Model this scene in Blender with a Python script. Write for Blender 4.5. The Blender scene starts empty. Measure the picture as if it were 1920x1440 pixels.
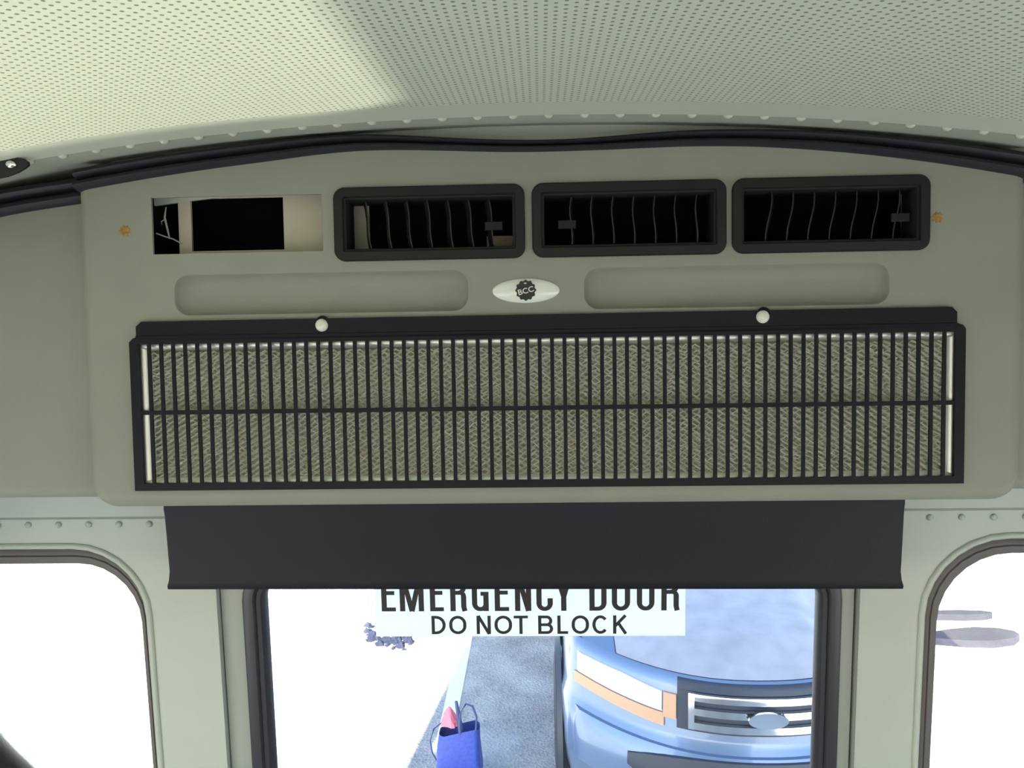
import bpy, bmesh, math, random
from math import sin, cos, pi, radians
from mathutils import Vector, Matrix
from mathutils.geometry import delaunay_2d_cdt
random.seed(7)
sc = bpy.context.scene
col = sc.collection
EY = 2.73          # eye height above the ground outside; bus floor at 0.95

# ------------------------------------------------------------------ camera
P_, Y_, R_ = radians(7.0), radians(2.1), radians(1.05)
Fw = Vector((-sin(Y_)*cos(P_), cos(Y_)*cos(P_), -sin(P_)))
R0 = Vector((cos(Y_), sin(Y_), 0)); U0 = R0.cross(Fw)
Rt = cos(R_)*R0 - sin(R_)*U0; Up = sin(R_)*R0 + cos(R_)*U0
cam_d = bpy.data.cameras.new('camera'); cam = bpy.data.objects.new('camera', cam_d); col.objects.link(cam)
cam_d.lens = 28.125; cam_d.sensor_width = 36; cam_d.clip_start = 0.02; cam_d.clip_end = 500
m = Matrix((Rt, Up, -Fw)).transposed().to_4x4(); m.translation = (0, 0, EY); cam.matrix_world = m
sc.camera = cam

# ------------------------------------------------------------------ light
w = bpy.data.worlds.new('world'); sc.world = w; w.use_nodes = True
nt = w.node_tree; bg = nt.nodes['Background']
sky = nt.nodes.new('ShaderNodeTexSky'); sky.sky_type = 'NISHITA'; sky.sun_disc = False
sky.sun_elevation = radians(29); sky.sun_rotation = radians(194); sky.altitude = 0.1
hz = nt.nodes.new('ShaderNodeHueSaturation'); hz.inputs['Saturation'].default_value = .98
nt.links.new(sky.outputs[0], hz.inputs['Color']); nt.links.new(hz.outputs[0], bg.inputs[0]); bg.inputs[1].default_value = 0.62

def lamp(name, typ, loc, aim, energy, color=(1, 1, 1), **kw):
    d = bpy.data.lights.new(name, typ); d.energy = energy; d.color = color
    for k, v in kw.items(): setattr(d, k, v)
    o = bpy.data.objects.new(name, d); col.objects.link(o); o.location = loc
    o.rotation_euler = (Vector(aim) - Vector(loc)).to_track_quat('-Z', 'Y').to_euler()
    return o
SUN = Vector((0.125, 1.0, -0.55))
lamp('sun', 'SUN', (-3, -10, 9), Vector((-3, -10, 9)) + SUN, 40, (1, .95, .86), angle=radians(.6))
# low sun glinting off a windscreen beside the bus, up through the last window on that side
lamp('sun_glint', 'SPOT', (4.5, .77, EY-1.88), (-.19, .70, EY+.17), 1350, (1, .96, .80), spot_size=radians(13), spot_blend=1.0, shadow_soft_size=.022)

sc.view_settings.view_transform = 'Standard'; sc.view_settings.look = 'None'
sc.view_settings.gamma = 1; sc.view_settings.use_curve_mapping = False
sc.view_settings.exposure = 0.08

# ------------------------------------------------------------------ materials
def mat(name, color, rough=.5, metal=0., spec=.5, noise=0., nscale=40., bump=0., bscale=300., **kw):
    M = bpy.data.materials.new(name); M.use_nodes = True; t = M.node_tree; b = t.nodes['Principled BSDF']
    b.inputs['Base Color'].default_value = (*color, 1); b.inputs['Roughness'].default_value = rough
    b.inputs['Metallic'].default_value = metal; b.inputs['Specular IOR Level'].default_value = spec
    for k, v in kw.items(): b.inputs[k].default_value = v
    tc = t.nodes.new('ShaderNodeTexCoord')
    if noise:
        n = t.nodes.new('ShaderNodeTexNoise'); n.inputs['Scale'].default_value = nscale; n.inputs['Detail'].default_value = 4
        t.links.new(tc.outputs['Object'], n.inputs['Vector'])
        r = t.nodes.new('ShaderNodeMapRange'); r.inputs[1].default_value = .3; r.inputs[2].default_value = .7
        r.inputs[3].default_value = 1-noise; r.inputs[4].default_value = 1+noise
        t.links.new(n.outputs[0], r.inputs[0])
        v = t.nodes.new('ShaderNodeVectorMath'); v.operation = 'SCALE'; v.inputs[0].default_value = color
        t.links.new(r.outputs[0], v.inputs[3]); t.links.new(v.outputs[0], b.inputs['Base Color'])
    if bump:
        n = t.nodes.new('ShaderNodeTexNoise'); n.inputs['Scale'].default_value = bscale; n.inputs['Detail'].default_value = 2
        t.links.new(tc.outputs['Object'], n.inputs['Vector'])
        p = t.nodes.new('ShaderNodeBump'); p.inputs['Strength'].default_value = bump; p.inputs['Distance'].default_value = .001
        t.links.new(n.outputs[0], p.inputs['Height']); t.links.new(p.outputs[0], b.inputs['Normal'])
    return M
M = {}
M['abs'] = mat('grey_moulded_plastic', (.262, .268, .220), .55, spec=.25, noise=.03, nscale=14, bump=.10, bscale=500)
M['wall'] = mat('pale_grey_paint', (.44, .50, .475), .40, spec=.4, noise=.03, nscale=8)
M['bow'] = mat('grey_green_paint', (.53, .575, .475), .40, spec=.4, noise=.03, nscale=8)
M['rivet'] = mat('painted_rivet', (.55, .58, .48), .22, spec=.7)
M['black'] = mat('black_plastic', (.014, .016, .014), .55, spec=.2, noise=.1)
M['blade'] = mat('black_louver_plastic', (.016, .018, .018), .45, spec=.35)
M['grille'] = mat('black_painted_steel', (.006, .006, .009), .5, spec=.2)
M['rubber'] = mat('black_rubber', (.018, .020, .026), .5, spec=.35)
M['gasket'] = mat('dark_window_rubber', (.028, .031, .046), .40, spec=.5)
M['wgasket'] = mat('flare_greyed_rubber', (.12, .115, .122), .5, spec=.4)  # dark rubber lifted to grey: window flare put into the colour
M['dark'] = mat('dark_duct', (.006, .006, .008), .9, spec=.1)
M['duct'] = mat('beige_duct_board', (.52, .47, .36), .7, noise=.05, nscale=30)
M['alu'] = mat('aluminium', (.80, .80, .74), .42, .75)
M['mesh'] = mat('aluminium_mesh', (.88, .87, .76), .5, .3)
M['pad_al'] = mat('filter_pad', (.60, .60, .50), .6, .1)
M['white'] = mat('white_plastic', (.66, .68, .58), .3)
M['badge'] = mat('glossy_white_resin', (.72, .75, .66), .12, **{'Coat Weight': .6})
M['ink'] = mat('black_ink', (.012, .012, .014), .5)
M['vinyl'] = mat('black_vinyl', (.010, .012, .020), .5, spec=.25, bump=.25, bscale=260)
M['rust'] = mat('rusty_residue', (.30, .17, .045), .8, noise=.4, nscale=300)
M['screw'] = mat('bright_screw', (.85, .84, .78), .25, 1.0)
M['seal'] = mat('door_seal', (.05, .05, .045), .6)
M['door'] = mat('door_paint', (.30, .35, .335), .4, noise=.03, nscale=8)
M['floor'] = mat('dark_ribbed_floor', (.30, .30, .27), .7, noise=.1)
M['yellow'] = mat('bus_outside_paint', (.7, .36, .03), .35)
M['thread'] = mat('pale_thread', (.25, .24, .20), .8)
M['paint'] = mat('blue_car_paint', (.17, .25, .40), .30, .35, **{'Coat Weight': .8, 'Coat Roughness': .05})
M['hood'] = mat('dusty_sky_sheen_paint', (.47, .45, .48), .5, .1, noise=.12, nscale=9)  # paler than the body paint: sky reflection put into the colour, plus dust
M['chrome'] = mat('chrome', (.9, .92, .95), .10, 1.0)
M['dkplast'] = mat('dark_car_plastic', (.04, .05, .075), .45)
M['lens'] = mat('clear_headlamp', (.9, .93, .95), .08, .3, **{'Coat Weight': 1.})
M['amber'] = mat('amber_lens', (.62, .36, .22), .25)
M['carglass'] = mat('dark_car_glass', (.03, .04, .05), .05, **{'Coat Weight': 1.})
M['tyre'] = mat('tyre_rubber', (.03, .03, .04), .8)
M['rim'] = mat('alloy_rim', (.6, .62, .66), .3, 1.0)
M['bag'] = mat('blue_woven_bag', (.03, .07, .42), .5, noise=.2, nscale=60)
M['cloth'] = mat('pink_cloth', (.85, .22, .30), .8)
M['strap'] = mat('navy_strap', (.05, .07, .2), .6)
M['bar'] = mat('grey_steel_bar', (.022, .022, .032), .85, spec=.05, noise=.2)
M['debris'] = mat('dark_debris', (.008, .012, .035), .9, noise=.4, nscale=30)
M['line'] = mat('white_road_paint', (.85, .85, .82), .7, noise=.08)

def glass_mat():
    X = bpy.data.materials.new('clear_window_glass'); X.use_nodes = True; t = X.node_tree; t.nodes.clear()
    o = t.nodes.new('ShaderNodeOutputMaterial'); mx = t.nodes.new('ShaderNodeMixShader'); tr = t.nodes.new('ShaderNodeBsdfTransparent')
    g = t.nodes.new('ShaderNodeBsdfGlossy'); f = t.nodes.new('ShaderNodeFresnel'); f.inputs[0].default_value = 1.45
    tr.inputs[0].default_value = (.97, .985, .98, 1); g.inputs['Roughness'].default_value = .03
    t.links.new(f.outputs[0], mx.inputs[0]); t.links.new(tr.outputs[0], mx.inputs[1]); t.links.new(g.outputs[0], mx.inputs[2])
    t.links.new(mx.outputs[0], o.inputs[0]); return X
M['glass'] = glass_mat()

def decal_mat():
    X = bpy.data.materials.new('white_translucent_decal'); X.use_nodes = True; t = X.node_tree; t.nodes.clear()
    o = t.nodes.new('ShaderNodeOutputMaterial'); mx = t.nodes.new('ShaderNodeMixShader')
    d = t.nodes.new('ShaderNodeBsdfDiffuse'); d.inputs[0].default_value = (.9, .9, .88, 1)
    l = t.nodes.new('ShaderNodeBsdfTranslucent'); l.inputs[0].default_value = (.98, .99, 1, 1)
    mx.inputs[0].default_value = .85
    t.links.new(d.outputs[0], mx.inputs[1]); t.links.new(l.outputs[0], mx.inputs[2]); t.links.new(mx.outputs[0], o.inputs[0]); return X
M['decal'] = decal_mat()

def ceiling_mat():
    # painted steel liner punched with small staggered holes
    X = mat('perforated_liner', (.66, .71, .58), .5, spec=.3); t = X.node_tree; b = t.nodes['Principled BSDF']
    tc = t.nodes.new('ShaderNodeTexCoord'); sp = t.nodes.new('ShaderNodeSeparateXYZ'); t.links.new(tc.outputs['Object'], sp.inputs[0])
    SX, SY = .0128, .0076
    def mth(op, a, b_=None, c=None):
        n = t.nodes.new('ShaderNodeMath'); n.operation = op
        for i, q in enumerate((a, b_, c)):
            if q is None: continue
            if isinstance(q, (int, float)): n.inputs[i].default_value = q
            else: t.links.new(q, n.inputs[i])
        return n.outputs[0]
    gx = mth('DIVIDE', sp.outputs[0], SX); gy = mth('DIVIDE', sp.outputs[1], SY)
    def lat(off):
        ax = mth('MULTIPLY', mth('SUBTRACT', mth('FRACT', mth('ADD', gx, off)), .5), SX)
        ay = mth('MULTIPLY', mth('SUBTRACT', mth('FRACT', mth('ADD', gy, off)), .5), SY)
        return mth('SQRT', mth('ADD', mth('MULTIPLY', ax, ax), mth('MULTIPLY', ay, ay)))
    dd = mth('MINIMUM', lat(0), lat(.5))
    r = t.nodes.new('ShaderNodeMapRange'); r.interpolation_type = 'SMOOTHSTEP'
    r.inputs[1].default_value = .0009; r.inputs[2].default_value = .0017; t.links.new(dd, r.inputs[0])
    mx = t.nodes.new('ShaderNodeMix'); mx.data_type = 'RGBA'
    mx.inputs[6].default_value = (.23, .255, .20, 1); mx.inputs[7].default_value = (.66, .71, .58, 1)
    t.links.new(r.outputs[0], mx.inputs[0]); t.links.new(mx.outputs[2], b.inputs['Base Color'])
    p = t.nodes.new('ShaderNodeBump'); p.inputs['Strength'].default_value = .5; p.inputs['Distance'].default_value = .001
    t.links.new(r.outputs[0], p.inputs['Height']); t.links.new(p.outputs[0], b.inputs['Normal'])
    return X
M['ceiling'] = ceiling_mat()

def ground_mat():
    X = mat('gravelly_asphalt', (.36, .37, .36), .9, spec=.2); t = X.node_tree; b = t.nodes['Principled BSDF']
    tc = t.nodes.new('ShaderNodeTexCoord')
    v = t.nodes.new('ShaderNodeTexVoronoi'); v.inputs['Scale'].default_value = 60
    n = t.nodes.new('ShaderNodeTexNoise'); n.inputs['Scale'].default_value = 3.; n.inputs['Detail'].default_value = 8
    for q in (v, n): t.links.new(tc.outputs['Object'], q.inputs['Vector'])
    mx = t.nodes.new('ShaderNodeMix'); mx.data_type = 'RGBA'; mx.inputs[0].default_value = .16
    c1 = t.nodes.new('ShaderNodeValToRGB'); c1.color_ramp.elements[0].color = (.22, .24, .23, 1); c1.color_ramp.elements[1].color = (.50, .51, .47, 1)
    c1.color_ramp.elements[0].position = .3; c1.color_ramp.elements[1].position = .7
    t.links.new(n.outputs[0], c1.inputs[0])
    t.links.new(c1.outputs[0], mx.inputs[6]); t.links.new(v.outputs['Color'], mx.inputs[7])
    hs = t.nodes.new('ShaderNodeHueSaturation'); hs.inputs['Saturation'].default_value = .25; t.links.new(mx.outputs[2], hs.inputs['Color'])
    t.links.new(hs.outputs[0], b.inputs['Base Color'])
    p = t.nodes.new('ShaderNodeBump'); p.inputs['Strength'].default_value = .5; p.inputs['Distance'].default_value = .01
    t.links.new(v.outputs['Distance'], p.inputs['Height']); t.links.new(p.outputs[0], b.inputs['Normal'])
    return X
M['ground'] = ground_mat()

# ------------------------------------------------------------------ helpers
def tag(o, label=None, cat=None, group=None, kind=None):
    if label: o['label'] = label
    if cat: o['category'] = cat
    if group: o['group'] = group
    if kind: o['kind'] = kind
    return o
def mk(name, geo, mtl, parent=None, loc=(0, 0, 0), smooth=False, angle=None, rot=None):
    V, Fc = geo
    me = bpy.data.meshes.new(name); me.from_pydata([tuple(q) for q in V], [], Fc)
    bm = bmesh.new(); bm.from_mesh(me); bmesh.ops.remove_doubles(bm, verts=bm.verts, dist=1e-6)
    bmesh.ops.recalc_face_normals(bm, faces=bm.faces)
    if smooth:
        for f in bm.faces: f.smooth = True
        for e in bm.edges:
            if len(e.link_faces) == 2 and e.calc_face_angle(0) > radians(angle or 40): e.smooth = False
    bm.to_mesh(me); bm.free()
    me.materials.append(M[mtl])
    o = bpy.data.objects.new(name, me); col.objects.link(o); o.location = loc
    if rot: o.rotation_euler = rot
    if parent: o.parent = parent
    return o
def again(o, loc, rot=None):
    c = o.copy(); c.parent = o.parent; c.location = loc
    if rot: c.rotation_euler = rot
    col.objects.link(c); return c
def empty(name, loc, rot=(0, 0, 0)):
    o = bpy.data.objects.new(name, None); col.objects.link(o); o.location = loc; o.rotation_euler = rot
    o.empty_display_size = .1; return o
def struct(name, geo, mtl, parent=None, **kw):
    o = mk(name, geo, mtl, parent, **kw)
    if not parent: o['kind'] = 'structure'
    return o
def join(*gs):
    V, Fc = [], []
    for v, f in gs:
        k = len(V); V += list(v); Fc += [tuple(i+k for i in q) for q in f]
    return V, Fc
def loft(loops, closed=True, cap0=False, cap1=False):
    n = len(loops[0]); V = [p for l in loops for p in l]; Fc = []
    for a in range(len(loops)-1):
        for i in range(n if closed else n-1):
            j = (i+1) % n
            Fc.append((a*n+i, a*n+j, (a+1)*n+j, (a+1)*n+i))
    if cap0: Fc.append(tuple(range(n)))
    if cap1: Fc.append(tuple(range((len(loops)-1)*n, len(loops)*n)))
    return V, Fc
def box(x0, x1, y0, y1, z0, z1, bev=0.):
    V = [(x, y, z) for x in (x0, x1) for y in (y0, y1) for z in (z0, z1)]
    Fc = [(0, 1, 3, 2), (4, 6, 7, 5), (0, 4, 5, 1), (2, 3, 7, 6), (0, 2, 6, 4), (1, 5, 7, 3)]
    if not bev: return V, Fc
    bm = bmesh.new(); vs = [bm.verts.new(v) for v in V]
    for f in Fc: bm.faces.new([vs[i] for i in f])
    bmesh.ops.bevel(bm, geom=list(bm.edges), offset=bev, segments=2, profile=.5, affect='EDGES')
    bm.verts.index_update()
    r = ([v.co.copy() for v in bm.verts], [tuple(v.index for v in f.verts) for f in bm.faces]); bm.free(); return r
def rr(x0, x1, z0, z1, r, off=0., n=7):
    """rounded rectangle, counter-clockwise, shrunk by off"""
    x0 += off; x1 -= off; z0 += off; z1 -= off; r = max(r-off, .0006); P = []
    for cx, cz, a0 in ((x1-r, z1-r, 0), (x0+r, z1-r, 90), (x0+r, z0+r, 180), (x1-r, z0+r, 270)):
        for k in range(n+1):
            a = radians(a0+90*k/n); P.append((cx+r*cos(a), cz+r*sin(a)))
    return P
def fill(outer, holes):
    pts, ed = [], []
    for l in [outer]+holes:
        k = len(pts); n = len(l); pts += [Vector(q) for q in l]; ed.append(tuple(range(k, k+n)))
    v, e, f, *_ = delaunay_2d_cdt(pts, [], ed, 2, 1e-7)
    return [tuple(q) for q in v], [tuple(q) for q in f]
def plate(outer, holes, fr, bk):
    """flat sheet with holes: fr/bk turn (u, v) into the front and back face points"""
    v, f = fill(outer, holes)
    G = [([fr(*q) for q in v], f), ([bk(*q) for q in v], f)]
    for l in [outer]+holes: G.append(loft([[fr(*q) for q in l], [bk(*q) for q in l]]))
    return join(*G)
def tube(path, r, n=8, cap=True):
    P = [Vector(p) for p in path]; loops = []
    for i, p in enumerate(P):
        t = (P[min(i+1, len(P)-1)]-P[max(i-1, 0)]).normalized()
        a = Vector((0, 0, 1)) if abs(t.z) < .9 else Vector((1, 0, 0))
        s = t.cross(a).normalized(); u = s.cross(t)
        rad = r[i] if isinstance(r, (list, tuple)) else r
        loops.append([p+rad*(cos(2*pi*k/n)*s+sin(2*pi*k/n)*u) for k in range(n)])
    return loft(loops, True, cap, cap)
def dome(r, h, n=12, rings=3, squash=1.):
    """a low dome standing on z=0"""
    L = []
    for k in range(rings+1):
        a = pi/2*k/(rings+.35); L.append([(r*cos(a)*cos(2*pi*i/n), squash*r*cos(a)*sin(2*pi*i/n), h*sin(a)) for i in range(n)])
    return loft(L, True, False, True)
def turn(geo, rot, loc=(0, 0, 0)):
    mt = Matrix.Translation(loc) @ rot; return [mt @ Vector(v) for v in geo[0]], geo[1]
def text(body, x0, x1, z0, cap, thick=.0004, bold=0., shear=0.):
    """lettering fitted to a width and cap height, in the xz plane"""
    c = bpy.data.curves.new('lettering', 'FONT'); c.body = body; c.offset = bold; c.extrude = .01; c.resolution_u = 4
    o = bpy.data.objects.new('lettering_curve', c); col.objects.link(o)
    dg = bpy.context.evaluated_depsgraph_get(); me = bpy.data.meshes.new_from_object(o.evaluated_get(dg))
    V = [v.co.copy() for v in me.vertices]; Fc = [tuple(p.vertices) for p in me.polygons]
    bpy.data.objects.remove(o); bpy.data.curves.remove(c); bpy.data.meshes.remove(me)
    xa = min(v.x for v in V); xb = max(v.x for v in V)
    ya, yb = min(v.y for v in V), max(v.y for v in V)
    k = (x1-x0)/(xb-xa); q = cap/(yb-ya)
    return [((v.x-xa)*k+x0, (v.z/.02)*thick, (v.y-ya)*q+z0) for v in V], Fc

def arch(x):
    x += .02
    return .169-.112*x*x-.06*x**4

# ------------------------------------------------------------------ the bus body
Y0 = -7.0
xs = [-1.15+2.30*i/46 for i in range(47)]
zt = arch(1.15)
# ceiling: perforated liner, then a smooth strip, then the rear bow
def roofstrip(ya, yb, da, db, th=.012):
    return loft([[(x, ya, EY+arch(x)+da) for x in xs], [(x, yb, EY+arch(x)+db) for x in xs],
                 [(x, yb, EY+arch(x)+db+th) for x in xs], [(x, ya, EY+arch(x)+da+th) for x in xs],
                 [(x, ya, EY+arch(x)+da) for x in xs]], False)
struct('ceiling', roofstrip(Y0, .795, .0055, .0055), 'ceiling', smooth=True)
struct('trim_1', roofstrip(.791, .8285, .0066, .0002), 'bow', smooth=True)
bow = struct('trim_2', roofstrip(.826, 1.20, .0010, .037), 'bow', smooth=True)
xf = [x for x in xs if -.515 < x < .525]
mk('bow_flange', loft([[(x, .945, EY+arch(x)+.020) for x in xf], [(x, .945, EY+arch(x)-.045) for x in xf], [(x, .951, EY+arch(x)-.045) for x in xf], [(x, .951, EY+arch(x)+.020) for x in xf]], False), 'bow', bow)
riv = None
for i in range(-1, 30):
    x = -.5285+.0360*i
    sl = -2*.112*(x+.02)
    q = (x, .8362, EY+arch(x)+.0018)
    if riv is None: riv = mk('rivet', turn(dome(.0052, .0036), Matrix.Rotation(pi, 4, 'X')), 'rivet', bow, q, True, rot=(0, -math.atan(sl), 0))
    else: again(riv, q, (0, -math.atan(sl), 0))
struct('roof', roofstrip(Y0-.05, 1.25, .06, .06, .03), 'yellow', smooth=True)
struct('floor', box(-1.19, 1.19, Y0-.05, 1.25, .85, .95), 'floor')

def sidewall(sgn, name):
    wins = []
    y = .792
    while y > Y0+.5:
        wins.append(rr(y-.80, y, EY-1.05, EY-.394, .035)); y -= .89
    g = plate([(Y0, .95), (1.2, .95), (1.2, EY+zt+.06), (Y0, EY+zt+.06)], wins,
              lambda u, v: (sgn*1.15, u, v), lambda u, v: (sgn*1.19, u, v))
    return struct(name, g, 'wall')
sidewall(-1, 'wall_left'); sidewall(1, 'wall_right')
struct('wall_front', plate([(-1.19, .85), (1.19, .85), (1.19, EY+zt+.05), (-1.19, EY+zt+.05)],
       [rr(-1.0, 1.0, EY-1.05, EY-.55, .1)], lambda u, v: (u, Y0, v), lambda u, v: (u, Y0-.05, v)), 'wall')

# rear wall with its two windows and the emergency door opening
YW = 1.20
WL = (-1.10, -.634, EY-1.05, EY-.401, .110)
WR = (.5855, 1.05, EY-1.05, EY-.394, .120)
DO = [(-.5190, .97), (.4864, .97), (.4864, EY-.355), (-.5190, EY-.355)]
top = [(x, EY+arch(x)+.035) for x in reversed(xs)]
wall = struct('wall_rear', plate([(-1.15, .95), (1.15, .95)]+top, [rr(*WL), rr(*WR), DO],
       lambda u, v: (u, YW, v), lambda u, v: (u, YW+.05, v)), 'wall')
# upper sheet that overlaps the lower one above the windows
for a, b in ((-1.148, -.5205), (.488, 1.148)):
    zb = EY-(.3505 if a < 0 else .3475)
    mk('upper_sheet', loft([[(x, YW-.0012, EY-.20), (x, YW-.0012, zb-.002), (x, YW-.0075, zb), (x, YW-.0050, zb+.003), (x, YW-.0050, EY-.20)] for x in (a, b)], True, True, True), 'wall', wall)
rv = None
for x, z in [(-.618-.0486*i, -.3515) for i in range(9)]+[(.5858+.0475*i, -.3600) for i in range(9)]:
    q = (x, YW-.0012, EY+z-.0095 if x < 0 else EY+z)
    if rv is None: rv = mk('rivet', turn(dome(.0052, .0030), Matrix.Rotation(pi/2, 4, 'X')), 'wall', wall, q, True)
    else: again(rv, q)

def window(n, W_, side, top_, nm):
    x0, x1, z0, z1, r = W_
    fr = struct('window_%d' % n, loft([[(u, y, v) for u, v in rr(x0, x1, z0, z1, r, o)] for o, y in
          ((-.010, YW-.0005), (-.009, YW-.003), (-.005, YW-.0045), (-.001, YW-.003), (.0005, YW+.004), (.001, YW+.05))]), 'wall', smooth=True, angle=60)
    # rubber gasket: wider along the top than down the side
    def ring(t, y):
        return [(u, y, v) for u, v in rr(x0+side*t, x1-side*t, z0+top_*t, z1-top_*t, r-.4*top_*t)]
    mk('window_gasket', loft([ring(0, YW+.018), ring(.15, YW+.012), ring(.45, YW+.011), ring(.5, YW+.0135), ring(.55, YW+.011), ring(.9, YW+.012), ring(1, YW+.018), ring(1, YW+.030)]), 'wgasket', fr, smooth=True, angle=50)
    mk('pane', plate(rr(x0, x1, z0, z1, r, .004), [], lambda u, v: (u, YW+.0225, v), lambda u, v: (u, YW+.0265, v)), 'glass', fr)
window(1, WL, .016, .030, 'left'); window(2, WR, .027, .029, 'right')

# emergency door: leaf, seal, gasket, glass
gx0, gx1, gz1 = -.4475, .4285, EY-.4610
leaf_out = [(-.5168, .98), (.4818, .98), (.4818, EY-.358), (-.5168, EY-.358)]
door = struct('door_1', plate(leaf_out, [rr(gx0-.026, gx1+.024, EY-1.12, gz1+.026, .055)],
              lambda u, v: (u, 1.212, v), lambda u, v: (u, 1.240, v)), 'door')
mk('door_seal', plate([(-.545, .96), (.515, .96), (.515, EY-.33), (-.545, EY-.33)], [[(-.505, .99), (.470, .99), (.470, EY-.37), (-.505, EY-.37)]],
   lambda u, v: (u, 1.242, v), lambda u, v: (u, 1.247, v)), 'seal', door)
def gring(o, y): return [(u, y, v) for u, v in rr(gx0, gx1, EY-1.095, gz1, .030, -o)]
mk('glass_gasket', loft([gring(.0345, 1.213), gring(.033, 1.206), gring(.027, 1.203), gring(.016, 1.204), gring(.0125, 1.208), gring(.010, 1.205), gring(.004, 1.206), gring(.0, 1.214), gring(.0, 1.232)]), 'gasket', door, smooth=True, angle=35)
mk('pane', plate(rr(gx0, gx1, EY-1.095, gz1, .030, -.006), [], lambda u, v: (u, 1.224, v), lambda u, v: (u, 1.229, v)), 'glass', door)

# ------------------------------------------------------------------ roof air conditioner, in its own leaning frame: x across, y back, z up the face
ac = tag(empty('air_conditioner', (0, .90, EY-.05), (radians(-4), 0, 0)),
         'wide grey overhead air conditioner box with vents and black grille above the rear door', 'air conditioner')
def L(u, v, w_=0.): return (u, -w_, v)
TRIM = [(-.523, .192, .1681), (-.5012, .1957, .1718), (-.4764, .1993, .1754), (-.427, .2059, .1827), (-.3656, .2121, .1902), (-.3045, .2177, .1964), (-.2439, .2227, .2032), (-.1956, .2232, .2062), (-.1597, .2212, .2059), (-.1238, .2185, .2045), (-.094, .216, .2032), (-.0464, .2131, .2008), (-.005, .2115, .1998), (.0423, .2115, .1999), (.0894, .2144, .2005), (.1363, .2173, .2016), (.1714, .2187, .2019), (.2296, .2179, .2005), (.2875, .2158, .1962), (.3452, .2115, .1902), (.4027, .2043, .1825), (.4599, .1972, .1731), (.5284, .1858, .16), (.536, .1842, .1583)]
TRIML = [(-1.10, .070, .033), (-.95, .113, .078), (-.85, .136, .101), (-.7689, .1519, .1172), (-.6765, .1712, .1374), (-.6372, .1785, .1472), (-.5982, .1839, .1533), (-.5305, .1915, .1615)]
def interp(T, u, k):
    for a, b in zip(T, T[1:]):
        if a[0] <= u <= b[0]:
            t = (u-a[0])/(b[0]-a[0]); return a[k]+(b[k]-a[k])*t
    return T[0][k] if u < T[0][0] else T[-1][k]
uL, uR, vB = -.527, .535, -.1990
def outline(d):
    r = max(.030-d, .004); P = []
    tops = [uR-d-(uR-uL-2*d)*i/60 for i in range(61)]
    for u in tops: P.append((u, .5*(interp(TRIM, u, 1)+interp(TRIM, u, 2))))
    for cx, a0 in ((uL+d+r, 180), (uR-d-r, 270)):
        for k in range(9):
            a = radians(a0+90*k/8); P.append((cx+r*cos(a), vB+d+r+r*sin(a)))
    return P
RB = .017
loops = []
for k in range(7):
    a = pi/2*k/6; loops.append([L(u, v, -RB*(1-cos(a))) for u, v in outline(RB*(1-sin(a)))])
loops.append([L(u, v, -.300) for u, v in outline(0)])
OPEN = [(-.2437, .0930), (-.2437, .1567), (-.4389, .1567), (-.4389, .0930)]
VC = [-.1228, .0995, .3202]; vz, vhw, vhh = .1216, .1072, .0410
vent_holes = [rr(c-vhw, c+vhw, vz-vhh, vz+vhh, .012, .008, 3) for c in VC]
GR = [(-.4620, -.1725), (.4600, -.1725), (.4600, -.0060), (-.4620, -.0060)]
PILL = [(-.4160, -.0804, .0230, .0690), (.0494, .3856, .0222, .0682)]
def pill(q, o): return rr(q[0], q[1], q[2], q[3], .0165, o, 6)
v, f = fill(outline(RB), [OPEN, *vent_holes, GR, *[pill(q, 0) for q in PILL]])
face = ([L(*q) for q in v], f)
dish = []
for q in PILL:
    prof = [(0, 0), (.0006, -.0008), (.0016, -.0045), (.0034, -.0080), (.0065, -.0112), (.0110, -.0138), (.0165, -.0150), (.0222, -.0154)]
    dish.append(loft([[L(*p, w_) for p in pill(q, o)] for o, w_ in prof], True, False, True))
lip = [loft([[L(*p, w_) for p in OPEN] for w_ in (0, -.0035)])]
housing = mk('housing', join(face, loft(loops), *dish, *lip), 'abs', ac, smooth=True, angle=35)
# side wings, set back a little from the box
for ua, ub, T in ((-1.12, -.520, TRIML), (.530, 1.12, None)):
    n = 24; us = [ua+(ub-ua)*i/n for i in range(n+1)]
    tv = [.5*(interp(TRIML, -abs(u)+(.0 if u < 0 else .006), 1)+interp(TRIML, -abs(u)+(.0 if u < 0 else .006), 2)) for u in us]
    sec = [[L(u, t, -.035) for u, t in zip(us, tv)]]
    for k in range(8):
        a = pi/2*k/7; sec.append([L(u, -.1940+RB*(1-sin(a)), -.035-RB*(1-cos(a))) for u in us])
    sec.append([L(u, -.1940, -.29) for u in us])
    mk('side_wing', loft(sec, False), 'abs', ac, smooth=True)
# black rubber edging along the top
def trim(T, w0):
    pr = [(0, -.030), (0, -.006), (.05, .004), (.13, .0085), (.26, .0105), (.38, .0085), (.455, .004), (.48, .0012), (.50, .0005), (.52, .0012), (.56, .0055), (.66, .0105), (.78, .0115), (.90, .0080), (.98, .003), (1.0, -.004)]
    us = [T[0][0]+(T[-1][0]-T[0][0])*i/90 for i in range(91)]
    def sm(k):
        y = [interp(T, u, k) for u in us]
        for _ in range(4): y = [y[0]]+[(y[i-1]+2*y[i]+y[i+1])/4 for i in range(1, len(y)-1)]+[y[-1]]
        return y
    a, b = [q-.0012 for q in sm(1)], [q-.0026 for q in sm(2)]
    return loft([[L(u, p+(q-p)*t, w0+h) for t, h in pr] for u, p, q in zip(us, a, b)], False, True, True)
mk('edge_trim', trim(TRIM, 0), 'rubber', ac, smooth=True, angle=50)
mk('edge_trim', trim(TRIML, -.035), 'rubber', ac, smooth=True, angle=50)
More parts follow.
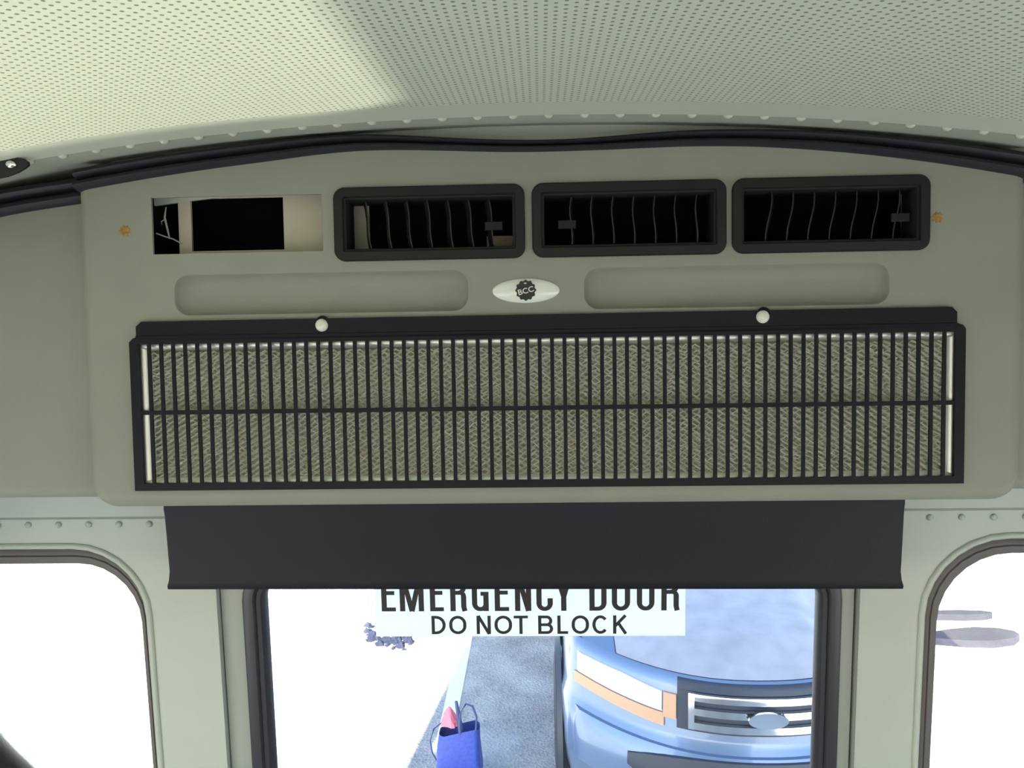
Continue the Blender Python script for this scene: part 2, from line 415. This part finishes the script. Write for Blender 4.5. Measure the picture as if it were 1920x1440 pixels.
TRIMR = [(-u+.008, a, b) for u, a, b in reversed(TRIML)]
mk('edge_trim', trim(TRIMR, -.035), 'rubber', ac, smooth=True, angle=50)

# ducting seen through the missing vent and the louvers
hole0 = [(-.2990, .0998), (-.2990, .1610), (-.4090, .1610), (-.4090, .0998)]
vh = [[(-.064, .096), (-.064, .117), (-.012, .117), (-.012, .170), (-.2085, .170), (-.2085, .090), (-.064, .090)]]+[[(b, .090), (b, .166), (a, .166), (a, .090)] for a, b in ((-.008, .205), (.216, .436))]
for sh_, hl_, dp in ([(-.424, .060), (-.238, .060), (-.238, .186), (-.424, .186)], [hole0], .035), ([(-.236, .060), (.452, .060), (.452, .186), (-.236, .186)], vh, .085):
    mk('duct_board', plate(sh_, hl_, lambda u, v: L(u, v, -dp), lambda u, v: L(u, v, -dp-.004)), 'duct', ac)
V_, F_ = box(-.452, .458, .0045, .125, .0745, .188)
mk('duct_liner', (V_, [q for q in F_ if not all(abs(V_[i][1]-.0045) < 1e-6 for i in q)]), 'dark', ac)
mk('loose_thread', join(tube([L(-.4385, .118, -.008), L(-.430, .1145, -.012), L(-.422, .1120, -.014), L(-.413, .1065, -.018)], .0008, 5),
                        tube([L(-.4275, .148, -.012), L(-.4285, .136, -.010), L(-.4270, .124, -.012), L(-.4255, .112, -.014)], [.0006, .0012, .0012, .0008], 5),
                        tube([L(-.4285, .134, -.010), L(-.4330, .131, -.010), L(-.4320, .128, -.010)], .0006, 5)), 'thread', ac, smooth=True)
# louvered vents
VS = [(0., -.0030, .0010, -.0060), (.0072, -.0002, -.0012, .0030), (.0052, .0036, .0012, .0070)]
for c, (sh, lean, bow_, rear) in zip(VC, VS):
    ve = mk('air_vent', loft([[L(u, v, w_) for u, v in rr(c-vhw, c+vhw, vz-vhh, vz+vhh, .0125, o)] for o, w_ in
         ((0, 0), (0, .0035), (.0012, .0052), (.0100, .0056), (.0108, .0046), (.0112, .0010), (.0132, .0008), (.0140, -.0010), (.0145, -.034))]), 'black', ac, smooth=True, angle=25)
    blades = None
    hb = vhh-.0135
    def blade(th=.0013):
        N = 10; lp = []
        for i in range(N+1):
            q = -1+2*i/N; s = lean*q+bow_*sin(pi*q)*.9+(bow_ if lean == -.0002 else 0)*cos(pi*q/2)
            lp.append([L(s-th/2, q*hb, .0005-.002*q*q), L(s+th/2, q*hb, .0005-.002*q*q), L(s+rear+th/2, q*hb, -.020), L(s+rear-th/2, q*hb, -.020)])
        return loft(lp, True, True, True)
    for i in range(7):
        q = L(c+sh+(i-3)*.0233, vz-.0008, -.006)
        if blades is None: blades = mk('louver', blade(), 'blade', ve, q, True)
        else: again(blades, q)
    tx = {0: c+.0720, 1: c-.0680, 2: c+.0790}[VC.index(c)]
    mk('tab', box(tx-.010, tx+.010, .0052, .0075, vz-.0085, vz+.0010, .0008), 'black', ve)

# recessed pockets done; oval badge
bd = []
for k in range(7):
    a = pi/2*k/6.2; bd.append([L(-.0155+.0376*cos(a)*cos(2*pi*i/48), .0443+.0138*cos(a)*sin(2*pi*i/48), .0005+.0042*sin(a)) for i in range(48)])
bd.insert(0, [L(-.0155+.0376*cos(2*pi*i/48), .0443+.0138*sin(2*pi*i/48), -.001) for i in range(48)])
badge = mk('badge', loft(bd, True, False, True), 'badge', ac, smooth=True)
badge['label'] = 'glossy white oval badge with round black emblem'
sc_ = []
for w_ in (.0012, .0056):
    sc_.append([L(-.0157+(.0110+.0007*cos(12*a))*cos(a), .0445+(.0110+.0007*cos(12*a))*sin(a), w_) for a in [2*pi*i/96 for i in range(96)]])
mk('emblem', loft(sc_, True, False, True), 'ink', badge)
g = text('BCC', -.0088, .0088, -.0030, .0062, .0006, .012)
mk('lettering', turn(g, Matrix.Rotation(radians(-14), 4, 'Y'), L(-.0155, .0440, .0058)), 'white', badge)
mk('lettering', turn(([L(.0017*cos(a), .0008*sin(a), w_) for w_ in (0, .0005) for a in [2*pi*i/10 for i in range(10)]],
    [tuple(range(10, 20))]+[(i, (i+1) % 10, 10+(i+1) % 10, 10+i) for i in range(10)]), Matrix.Rotation(0, 4, 'Y'), L(-.0162, .0522, .0056)), 'rivet', badge)

# black return-air grille
gout = [(-.4685, -.1772), (.4665, -.1772), (.4665, -.0060), (.4630, -.0015), (.4568, .0005), (.4568, .0125), (.4510, .0182), (-.4535, .0168), (-.4600, .0112), (-.4600, -.0008), (-.4640, -.0022), (-.4685, -.0065)]
ghole = [(-.4578, -.1690), (.4556, -.1690), (.4556, -.0090), (-.4578, -.0090)]
gr = mk('grille', plate(gout, [ghole], lambda u, v: L(u, v, .0050), lambda u, v: L(u, v, .0005)), 'grille', ac)
mk('flange_fold', loft([[L(u, v, w_) for v, w_ in ((.0006, .0048), (.0002, .0066), (-.0030, .0068), (-.0052, .0048))] for u in (-.4600, .4568)], True, True, True), 'grille', gr)
NB = 66; pit = (.9134+.0043)/NB
b0 = None
for i in range(1, NB):
    q = L(-.4578+pit*i-.00215, -.0890, .0036)
    if b0 is None: b0 = mk('bar', box(-.00215, .00215, -.0012, .0012, -.0805, .0805, .0004), 'grille', gr, q)
    else: again(b0, q)
mk('crossbar', box(-.4580, .4558, -.0049, -.0021, -.0897, -.0849, .0004), 'grille', gr)
for u, v_ in ((-.2463, .0095), (.2459, .0107)):
    mk('plug', turn(dome(.0073, .0045, 20, 4), Matrix.Rotation(pi/2, 4, 'X'), L(u, v_, .0050)), 'white', gr, smooth=True)
    mk('plug_tab', turn(dome(.0078, .0016, 16, 2), Matrix.Rotation(pi/2, 4, 'X'), L(u+.001, v_+.0030, .0046)), 'grille', gr, smooth=True)
# aluminium mesh filter behind the grille
fl = mk('filter', box(-.4660, .4640, .0180, .0200, -.1745, -.0060), 'pad_al', ac)
fl['label'] = 'silver aluminium mesh filter behind the black grille'
def chan(a, b, horiz, nm='filter_frame'):
    # folded channel edging with a rounded lip
    if horiz:
        z0, z1 = a, b; pr = [(z0, .018), (z0, .004), (z0+.2*(z1-z0), .0025), (z0+.55*(z1-z0), .0018), (z0+.8*(z1-z0), .003), (z1, .0065), (z1, .018)]
        g = loft([[(x, y, z) for z, y in pr] for x in (-.4660, .4640)], False, True, True)
    else:
        pr = [(a, .018), (a, .004), (a+.3*(b-a), .0022), (a+.7*(b-a), .0030), (b, .0065), (b, .018)]
        g = loft([[(x, y, z) for x, y in pr] for z in (-.1740, -.0065)], False, True, True)
    return mk(nm, g, 'alu', fl, smooth=True, angle=60)
chan(-.0060, -.0168, True); chan(-.1745, -.1640, True); chan(-.4660, -.4492, False); chan(.4640, .4500, False)
V2, F2 = [], []
rnd = random.Random(3)
for lay, (y0, ph, cw, ch) in enumerate(((.0080, 0, .0100, .0066), (.0125, .5, .0108, .0070))):
    rows = int(.148/(ch/2)); cols = int(.900/(cw/2))
    for j in range(rows):
        z = -.0185-(j+.5)*ch/2; k0 = len(V2); rp = rnd.uniform(-.0020, .0020)
        for i in range(cols+1):
            up_ = (1 if (i+j) % 2 else -1)
            x = -.4500+i*cw/2+rp+rnd.uniform(-.0008, .0008); zz = z+up_*ch*.24+rnd.uniform(-.0007, .0007); yy = y0+ph*.001+rnd.uniform(-.0016, .0016)+.0014*up_
            V2 += [(x, yy-.0011, zz+.0009), (x, yy+.0011, zz-.0009)]
            if i: a = k0+2*i; F2.append((a-2, a, a+1, a-1))
ms = mk('filter_mesh', (V2, F2), 'mesh', fl); ms['kind'] = 'stuff'

# rusty spots left where fixings were pulled
for u, v_, r in ((-.4706, .1202, .0076), (.4362, .1165, .0074), (-.5225, -.0226, .0032)):
    P = []
    for i in range(18):
        a = 2*pi*i/18; q = r*(1 if i % 2 else .72)*rnd.uniform(.8, 1.08); P.append((u+q*cos(a), v_+q*sin(a)))
    wz = 0.0 if u > -.51 else -.010
    mk('rust_spot', loft([[L(x, z, wz-.001) for x, z in P], [L(x, z, wz+.0004) for x, z in P], [L(u+(x-u)*.45, v_+(z-v_)*.45, wz+.0012) for x, z in P]], True, False, True), 'rust', ac)

# ------------------------------------------------------------------ padded header over the door
sec = []
for k, (y, z, e) in enumerate([(1.199, -.285, 0), (1.125, -.272, 0), (1.108, -.274, 0), (1.102, -.285, 0), (1.100, -.310, -.0005), (1.100, -.350, -.0040), (1.099, -.390, -.0048), (1.098, -.415, -.0015), (1.097, -.4235, .0010), (1.100, -.4290, .0018), (1.108, -.4310, .001), (1.150, -.4310, 0), (1.199, -.4300, 0)]):
    sec.append([(x, y, EY+z+(-.0042*(x+.548)/1.05 if z < -.38 else 0)) for x in [(-.5445-e)+(1.0475+2*e)*i/20 for i in range(21)]])
pad = mk('header_pad', loft(sec, False), 'vinyl', smooth=True, angle=50)
capL = [s[0] for s in sec]; capR = [s[-1] for s in sec]
for cp in (capL, capR): mk('end_cap', (cp, [tuple(range(len(cp)))]), 'vinyl', pad)
tag(pad, 'black vinyl padded header cushion fixed above the emergency door glass', 'cushion')

# ------------------------------------------------------------------ decal on the door glass
dc = mk('warning_decal', box(-.2715, .2235, 1.2225, 1.2238, EY-.5575, EY-.4365), 'decal')
tag(dc, 'white decal with black EMERGENCY DOOR DO NOT BLOCK lettering on the door glass', 'decal')
def arc(cx, cy, rx, ry, a0, a1, n=8): return [(cx+rx*cos(radians(a0+(a1-a0)*i/n)), cy+ry*sin(radians(a0+(a1-a0)*i/n))) for i in range(n+1)]
def glyph(ch, W, H, t, h, rnd_):
    """centre-line strokes of a capital inside a W x H box, stroke t (uprights) and h (level strokes)"""
    a, b, c, d = t/2, W-t/2, h/2, H-h/2
    r = min(rnd_, (b-a)/2, (d-c)/2); m_ = H*.5
    def O(): return [[(b, m_)]+arc(b-r, d-r, r, r, 0, 90)+arc(a+r, d-r, r, r, 90, 180)+arc(a+r, c+r, r, r, 180, 270)+arc(b-r, c+r, r, r, 270, 360)+[(b, m_)]]
    if ch == 'E': return [[(a, 0), (a, H)], [(a, d), (W, d)], [(a, m_), (W*.93, m_)], [(a, c), (W, c)]]
    if ch == 'M': return [[(a, 0), (a, H)], [(b, 0), (b, H)], [(a*1.15, H), (W/2, 0)], [(W-a*1.15, H), (W/2, 0)]]
    if ch == 'N': return [[(a, 0), (a, H)], [(b, 0), (b, H)], [(a*1.1, H), (W-a*1.1, 0)]]
    if ch == 'R':
        q = min(r, (d-m_)/2); return [[(a, 0), (a, H)], [(a, d), (b-q, d)]+arc(b-q, d-q, q, q, 90, 0)+arc(b-q, m_+q, q, q, 0, -90)+[(a, m_)], [(W*.55, m_)]+arc(b-W*.2, m_-H*.1, W*.2, H*.1, 90, 0, 5)+[(b, H*.12), (W-a*.6, 0)]]
    if ch in 'OQ': return O()
    if ch == 'C': return [[(b, H*.66), (b, d-r)]+arc(b-r, d-r, r, r, 0, 90)+arc(a+r, d-r, r, r, 90, 180)+arc(a+r, c+r, r, r, 180, 270)+arc(b-r, c+r, r, r, 270, 360)+[(b, H*.34)]] if rnd_ < .4*H else [arc(W/2, m_, W/2-a, m_-c, 40, 320, 26)]
    if ch == 'G': return [[(b, H*.68), (b, d-r)]+arc(b-r, d-r, r, r, 0, 90)+arc(a+r, d-r, r, r, 90, 180)+arc(a+r, c+r, r, r, 180, 270)+arc(b-r, c+r, r, r, 270, 360)+[(b, H*.45)], [(W*.52, H*.47), (W, H*.47)], [(b, 0), (b, H*.3)]]
    if ch == 'Y': return [[(W/2, 0), (W/2, H*.42)], [(a*.9, H), (W/2, H*.38)], [(W-a*.9, H), (W/2, H*.38)]]
    if ch == 'D':
        q = r if rnd_ < .4*H else (d-c)/2; q2 = min(q, b-a-t*.4)
        return [[(a, 0), (a, H)], [(a, d), (b-q2, d)]+arc(b-q2, d-q, q2, q, 90, 0)+arc(b-q2, c+q, q2, q, 0, -90)+[(a, c)]]
    if ch == 'T': return [[(W/2, 0), (W/2, H)], [(0, d), (W, d)]]
    if ch == 'L': return [[(a, 0), (a, H)], [(a, c), (W, c)]]
    if ch == 'K': return [[(a, 0), (a, H)], [(W-a, H), (a, H*.40)], [(W*.38, H*.58), (W-a*.8, 0)]]
    if ch == 'B':
        g_ = []
        for lo_, hi_, e in ((m_, d, b-W*.05), (c, m_, b)):
            q = (hi_-lo_)/2; g_.append([(a, hi_), (e-q, hi_)]+arc(e-q, hi_-q, q, q, 90, -90, 12)+[(a, lo_)])
        return [[(a, 0), (a, H)]]+g_
def strokes(lines, t, h, lay):
    """thin flat strips along centre lines; every strip has its own small depth so that none coincide"""
    G = []
    for k, ln in enumerate(lines):
        A_, B_ = [], []
        for i, p in enumerate(ln):
            p0 = Vector(ln[max(i-1, 0)]); p1 = Vector(ln[min(i+1, len(ln)-1)])
            d = (p1-p0)
            if d.length < 1e-9: d = Vector((0, 1))
            d.normalize(); n_ = Vector((-d.y, d.x)); wd = .5*(t*abs(n_.x)+h*abs(n_.y))/(abs(n_.x)+abs(n_.y))
            A_.append(Vector(p)+n_*wd); B_.append(Vector(p)-n_*wd)
        y = -lay-.00002*k
        G.append(loft([[(q.x, y, q.y) for q in A_], [(q.x, y, q.y) for q in B_], [(q.x, 0, q.y) for q in B_], [(q.x, 0, q.y) for q in A_], [(q.x, y, q.y) for q in A_]], False))
    return join(*G)
def word(chars, H, t, h, rnd_, z0):
    G = []
    for ch, xa, xb in chars:
        g_ = strokes(glyph(ch, xb-xa, H, t, h, rnd_), t, h, .0003)
        G.append(([(x+xa, y, z+z0) for x, y, z in g_[0]], g_[1]))
    return join(*G)
KX = .000852/3
X1 = lambda q: -.2611+(q-108)*KX
big = [('E', 110, 190), ('M', 214, 350), ('E', 385, 462), ('R', 500, 590), ('G', 622, 716), ('E', 750, 830), ('N', 864, 955), ('C', 984, 1076), ('Y', 1084, 1190), ('D', 1280, 1376), ('O', 1405, 1507), ('O', 1544, 1642), ('R', 1680, 1777)]
small = [('D', 390, 470), ('O', 490, 587), ('N', 645, 725), ('O', 746, 845), ('T', 855, 935), ('B', 992, 1076), ('L', 1100, 1160), ('O', 1180, 1277), ('C', 1296, 1386), ('K', 1412, 1490)]
mk('lettering', word([(c, X1(a), X1(b)) for c, a, b in big], .0610, .0084, .0064, .0150, EY-.5150), 'ink', dc, (0, 1.2222, 0))
mk('lettering', word([(c, X1(a), X1(b)) for c, a, b in small], .0305, .0051, .0044, .02, EY-.5535), 'ink', dc, (0, 1.2222, 0))

# ------------------------------------------------------------------ black bracket on the rear bow, upper left
bk = empty('bracket', (-.545, .815, EY+.130))
tag(bk, 'black metal bracket with rounded end and one bright screw on the rear bow', 'bracket')
pts = [(-.20, .0105), (.000, .0102), (.014, .0092), (.0225, .0070), (.0262, .0038), (.0255, .0010), (.021, -.0018), (.012, -.0058), (.000, -.0092), (-.020, -.0125), (-.20, -.030)]
mk('plate', plate(pts[::-1], [], lambda u, v: (u, .006-.35*v-.002, v), lambda u, v: (u, .006-.35*v+.002, v)), 'black', bk)
mk('screw', turn(dome(.0058, .0036, 14, 4, .75), Matrix.Rotation(radians(70), 4, 'X'), (.0085, .0032, .0022)), 'screw', bk, smooth=True)
mk('arm', box(-.20, -.0165, .006, .018, -.045, -.012, .002), 'black', bk)

# ------------------------------------------------------------------ outside
struct('ground', box(-40, 40, -40, 45, -.2, 0), 'ground')
struct('parking_line', box(-.665, -.565, 4.45, 9.5, 0, .004), 'line')

# small blue SUV nosed up to the back of the bus; local x across, y away from the bus, z up
car = tag(empty('car', (.945, 3.25, 0), (0, 0, 0)), 'blue compact SUV with chrome barred grille parked behind the bus door', 'car')
HW = .86
def plan():
    P = [(-HW, 4.35), (-HW, 3.2), (-HW, 2.2), (-HW, 1.4), (-HW, 1.0), (-HW, .80), (-.855, .66), (-.84, .56)]
    for i in range(29):
        x = -.82+1.64*i/28; P.append((x, .47*(abs(x)/.82)**2.3))
    return P+[(-x, y) for x, y in reversed(P[:8])]
PL = plan()
LV = [(.20, .10), (.28, .03), (.36, -.005), (.46, -.03), (.60, -.035), (.68, -.02), (.715, .015), (.75, .025), (.95, .045), (.985, .060), (1.0, .085)]
def inset(z):
    for a, b in zip(LV, LV[1:]):
        if a[0] <= z <= b[0]: return a[1]+(b[1]-a[1])*(z-a[0])/(b[0]-a[0])
    return LV[0][1] if z < LV[0][0] else LV[-1][1]
def at(x, y, z, off=0.):
    d = inset(z)-off; k = max(0., min(1., (.9-y)/.5)); s = 1-(d if d > 0 else d*k)*.5/HW
    return (x*s, y+d*k, z)
def yf(x):
    x = abs(x)
    if x <= .82: return .47*(x/.82)**2.3
    return .47+(x-.82)/.04*.45
def patch(x0, x1, zlo, zhi, off, n=12, m_=4):
    """patch lying on the nose of the car; zlo/zhi functions of x"""
    return loft([[at(x, yf(x), zlo(x)+(zhi(x)-zlo(x))*j/m_, off) for x in [x0+(x1-x0)*i/n for i in range(n+1)]] for j in range(m_+1)], False)
def solid(x0, x1, zlo, zhi, off, **kw):
    a = patch(x0, x1, zlo, zhi, off, **kw); b = patch(x0, x1, zlo, zhi, off-.02, **kw)
    n, m_ = kw.get('n', 12)+1, kw.get('m_', 4)
    def rim(V): return [V[i] for i in range(n)]+[V[j*n+n-1] for j in range(1, m_)]+[V[m_*n+i] for i in reversed(range(n))]+[V[j*n] for j in reversed(range(1, m_))]
    return join(a, loft([rim(a[0]), rim(b[0])]))
mk('body', loft([[at(x, y, z) for x, y in PL] for z, _ in LV], False, True, False), 'paint', car, smooth=True, angle=50)
# hood and front wing tops
def hoodpt(s, t):
    """s -1..1 across, t 0..1 from nose to windscreen"""
    x0 = .80*s; a = Vector(at(x0, yf(x0), 1.0)); b = Vector((.76*s, 1.42, 1.13))
    p = a.lerp(b, t); p.z = 1.0+.13*math.sin(t*pi/2)**.8*(1-.25*s*s)+.012*(1-s*s)*min(1, t*8)
    edge = .42+.22*t
    p.z += .030*min(1, t*5)*(1/(1+math.exp((abs(s)-edge)*38)))
    return p
def hoodgrid(s0, s1, n, dz=0.):
    return loft([[hoodpt(s0+(s1-s0)*i/n, j/16)+Vector((0, 0, dz)) for i in range(n+1)] for j in range(17)], False)
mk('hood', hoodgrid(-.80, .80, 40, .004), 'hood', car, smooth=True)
for a, b in ((-1., -.806), (.806, 1.)): mk('fender', hoodgrid(a, b, 8), 'paint', car, smooth=True)
# dark grille opening with chrome bars
mk('nose_strip', solid(-.372, .372, lambda x: .955, lambda x: .992, .010, n=16), 'dkplast', car, smooth=True)
gp = mk('grille', solid(-.372, .372, lambda x: .778, lambda x: .955, .004, n=16), 'dkplast', car, smooth=True)
for zc in (.938, .876, .814):
    mk('grille_bar', solid(-.325, .325, lambda x: zc-.015, lambda x: zc+.015, .030, n=16), 'chrome', gp, smooth=True, angle=50)
for sx in (-.325, .300):
    mk('grille_end', solid(sx, sx+.025, lambda x: .798, lambda x: .954, .031, n=2), 'chrome', gp, smooth=True)
mk('badge_holder', turn(([(.085*cos(a), y, .036*sin(a)) for y in (0, -.012) for a in [2*pi*i/28 for i in range(28)]], [tuple(range(28, 56))]+[(i, (i+1) % 28, 28+(i+1) % 28, 28+i) for i in range(28)]), Matrix.Identity(4), (0, -.012, .876)), 'chrome', gp, smooth=True)
# headlights: clear lens over an amber strip
for s in (-1, 1):
    lo = lambda x: .838+.02*max(0, abs(x)-.45)/.35
    hi = lambda x: .948-.03*max(0, .6-abs(x))/.2+.008*max(0, abs(x)-.6)
    hl = mk('headlight', solid(s*.435, s*.825, lo, hi, .008), 'lens', car, smooth=True, angle=50)
    mk('turn_signal', solid(s*.425, s*.815, lambda x: lo(x)-.075+.02*abs(x), lambda x: lo(x)-.008, .008), 'amber', hl, smooth=True, angle=50)
    mk('side_marker', solid(s*.375, s*.428, lambda x: .815, lambda x: .925, .012, n=4), 'amber', hl, smooth=True, angle=50)
mk('bumper', solid(-.83, .83, lambda x: .47, lambda x: .70, .022, n=30, m_=5), 'paint', car, smooth=True, angle=50)
mk('lower_intake', solid(-.56, .56, lambda x: .49+.10*(x/.56)**4, lambda x: .690-.05*(x/.56)**4, .034, n=16), 'dkplast', car, smooth=True)
# cabin
def ring_(z, y0, y1, hw): return [(u, v, z) for u, v in rr(-hw, hw, y0, y1, .10, 0, 3)]
mk('cabin', loft([ring_(.99, 1.36, 4.33, .83), ring_(1.10, 1.42, 4.30, .80), ring_(1.60, 2.18, 4.05, .66), ring_(1.68, 2.40, 3.95, .58)], True, False, True), 'paint', car, smooth=True, angle=50)
mk('windshield', loft([[(x, 1.425-.06*(1-(x/.7)**2), 1.135) for x in [-.70+1.4*i/12 for i in range(13)]], [(x*.84, 2.12-.05*(1-(x/.7)**2), 1.575) for x in [-.70+1.4*i/12 for i in range(13)]]], False), 'carglass', car, smooth=True)
for s in (-1, 1):
    for ya, yb in ((1.95, 2.85), (2.93, 3.75)):
        mk('side_window', ([(s*.812, ya-.35*(ya < 2), 1.13), (s*.812, yb, 1.13), (s*.690, yb-.03, 1.55), (s*.690, ya+.27*(ya < 2), 1.55)], [(0, 1, 2, 3)]), 'carglass', car)
    mm = mk('mirror', turn(dome(.10, .12, 14, 4, .62), Matrix.Rotation(-pi/2, 4, 'X'), (s*.98, 1.70, 1.14)), 'paint', car, smooth=True)
    mk('mirror_arm', box(s*.86-.05, s*.86+.05, 1.70, 1.74, 1.09, 1.12), 'dkplast', mm)
    mk('door_panel', box(s*.868-.006, s*.868+.006, 1.62, 2.86, .40, .97, .005), 'paint', car)
    for yw in (.98, 3.55):
        # tyre and wheel by lathe about x
        pr = [(-.10, .20), (-.105, .26), (-.10, .325), (-.075, .347), (0, .352), (.075, .347), (.10, .325), (.105, .26), (.10, .20)]
        wh = mk('wheel', loft([[(q, r*cos(2*pi*i/32), r*sin(2*pi*i/32)) for i in range(32)] for q, r in pr]), 'tyre', car, (s*.79, yw, .352), True)
        mk('rim', loft([[(s*q, r*cos(2*pi*i/32), r*sin(2*pi*i/32)) for i in range(32)] for q, r in ((.085, .205), (.098, .198), (.07, .17), (.06, .08), (.085, .05))], True, False, True), 'rim', wh, smooth=True)
        mk('wheel_arch', loft([[(s*x_, yw+r*cos(a), .352+r*sin(a)) for a in [radians(-20+220*i/24) for i in range(25)]] for x_, r in ((.855, .365), (.885, .372), (.888, .43), (.860, .45))], False), 'dkplast', car, smooth=True)

# blue bag with loop handles and a pink cloth
bag = tag(empty('tote_bag', (-.465, 4.02, 0)), 'blue tote bag with thin loop handles standing on the ground by the painted line', 'bag')
bag.scale = (1, 1, .86)
lp = []
for z, hx, hy in ((0, .105, .075), (.02, .115, .085), (.20, .118, .09), (.36, .112, .075), (.44, .108, .05)):
    lp.append([(u+.004*sin(9*v+z*30), v+.006*sin(14*u+z*20), z+(.025*sin(u*22) if z > .4 else 0)) for u, v in rr(-hx, hx, -hy, hy, .03, 0, 4)])
mk('body', loft(lp, True, True, False), 'bag', bag, smooth=True)
mk('handle', tube([(.0+.012, -.05, .40), (.010, -.05, .50), (.016, -.05, .58), (.045, -.05, .635), (.080, -.05, .62), (.100, -.05, .55), (.095, -.05, .47), (.070, -.05, .40)], .006, 6), 'strap', bag, smooth=True)
mk('handle', tube([(-.115, .02, .18), (-.150, .0, .28), (-.158, 0, .36), (-.135, 0, .44), (-.09, .02, .47)], .004, 6), 'strap', bag, smooth=True)
mk('rolled_stick', tube([(.016, -.035, .30), (.010, -.02, .46), (-.012, 0, .62)], [.016, .015, .008], 8), 'strap', bag, smooth=True)
V_, F_ = dome(.047, .085, 18, 6)
cl = mk('cloth', ([(x*(1+.22*sin(9*y*22+4)+.15*sin(z*150)), y*(.6+.2*sin(x*90)), z*(.75+.35*sin(55*x+2)+.2*sin(80*y))) for x, y, z in V_], F_+[tuple(range(18))]), 'cloth', None, (-.465-.048, 4.025, .395), True)
tag(cl, 'crumpled pink cloth sticking out of the top of the blue tote bag', 'cloth')

# dark heap of debris on the pale ground
V_, F_ = [], []
for i in range(60):
    t = rnd.random(); x = -1.46+.42*t+rnd.gauss(0, .02); y = 5.98-.10*t+rnd.gauss(0, .05)+(.16 if t < .2 else 0); s = rnd.uniform(.015, .05); a = rnd.uniform(0, 6.3); h = rnd.uniform(.008, .045)
    k = len(V_); V_ += [(x+s*cos(a+q*2*pi/5)*rnd.uniform(.6, 1.4), y+s*sin(a+q*2*pi/5)*rnd.uniform(.6, 1.4), 0) for q in range(5)]+[(x, y, h)]
    F_ += [(k+q, k+(q+1) % 5, k+5) for q in range(5)]
tag(mk('debris', (V_, F_), 'debris'), 'dark ragged debris scattered on the pale ground behind the bus', 'debris', kind='stuff')

# two long bars lying on the ground beyond the other rear window
def bar(name, p0, p1, hw, tipw, th, label):
    a, b = Vector(p0), Vector(p1); d = (b-a).normalized(); n = Vector((-d.y, d.x, 0)); Lg = (b-a).length; lp = []
    for t, wd in ((0, hw), (.45, hw*1.1), (.62, tipw*.85), (.78, tipw), (.93, tipw*.75), (1, tipw*.25)):
        c = a+d*Lg*t; lp.append([c-n*wd, c+n*wd, c+n*wd*.85+Vector((0, 0, th)), c-n*wd*.85+Vector((0, 0, th))])
    return tag(mk(name, loft(lp, True, True, True), 'bar'), label, 'steel bar', 'steel bars on the ground')
bar('steel_bar', (2.55, 6.31, 0), (3.60, 6.30, 0), .030, .055, .05, 'shorter thin grey bar lying farther out on the ground past the rear window')
bar('steel_bar', (2.40, 5.84, 0), (3.58, 5.92, 0), .055, .14, .05, 'longer thick grey bar with swollen end lying closer to the bus')
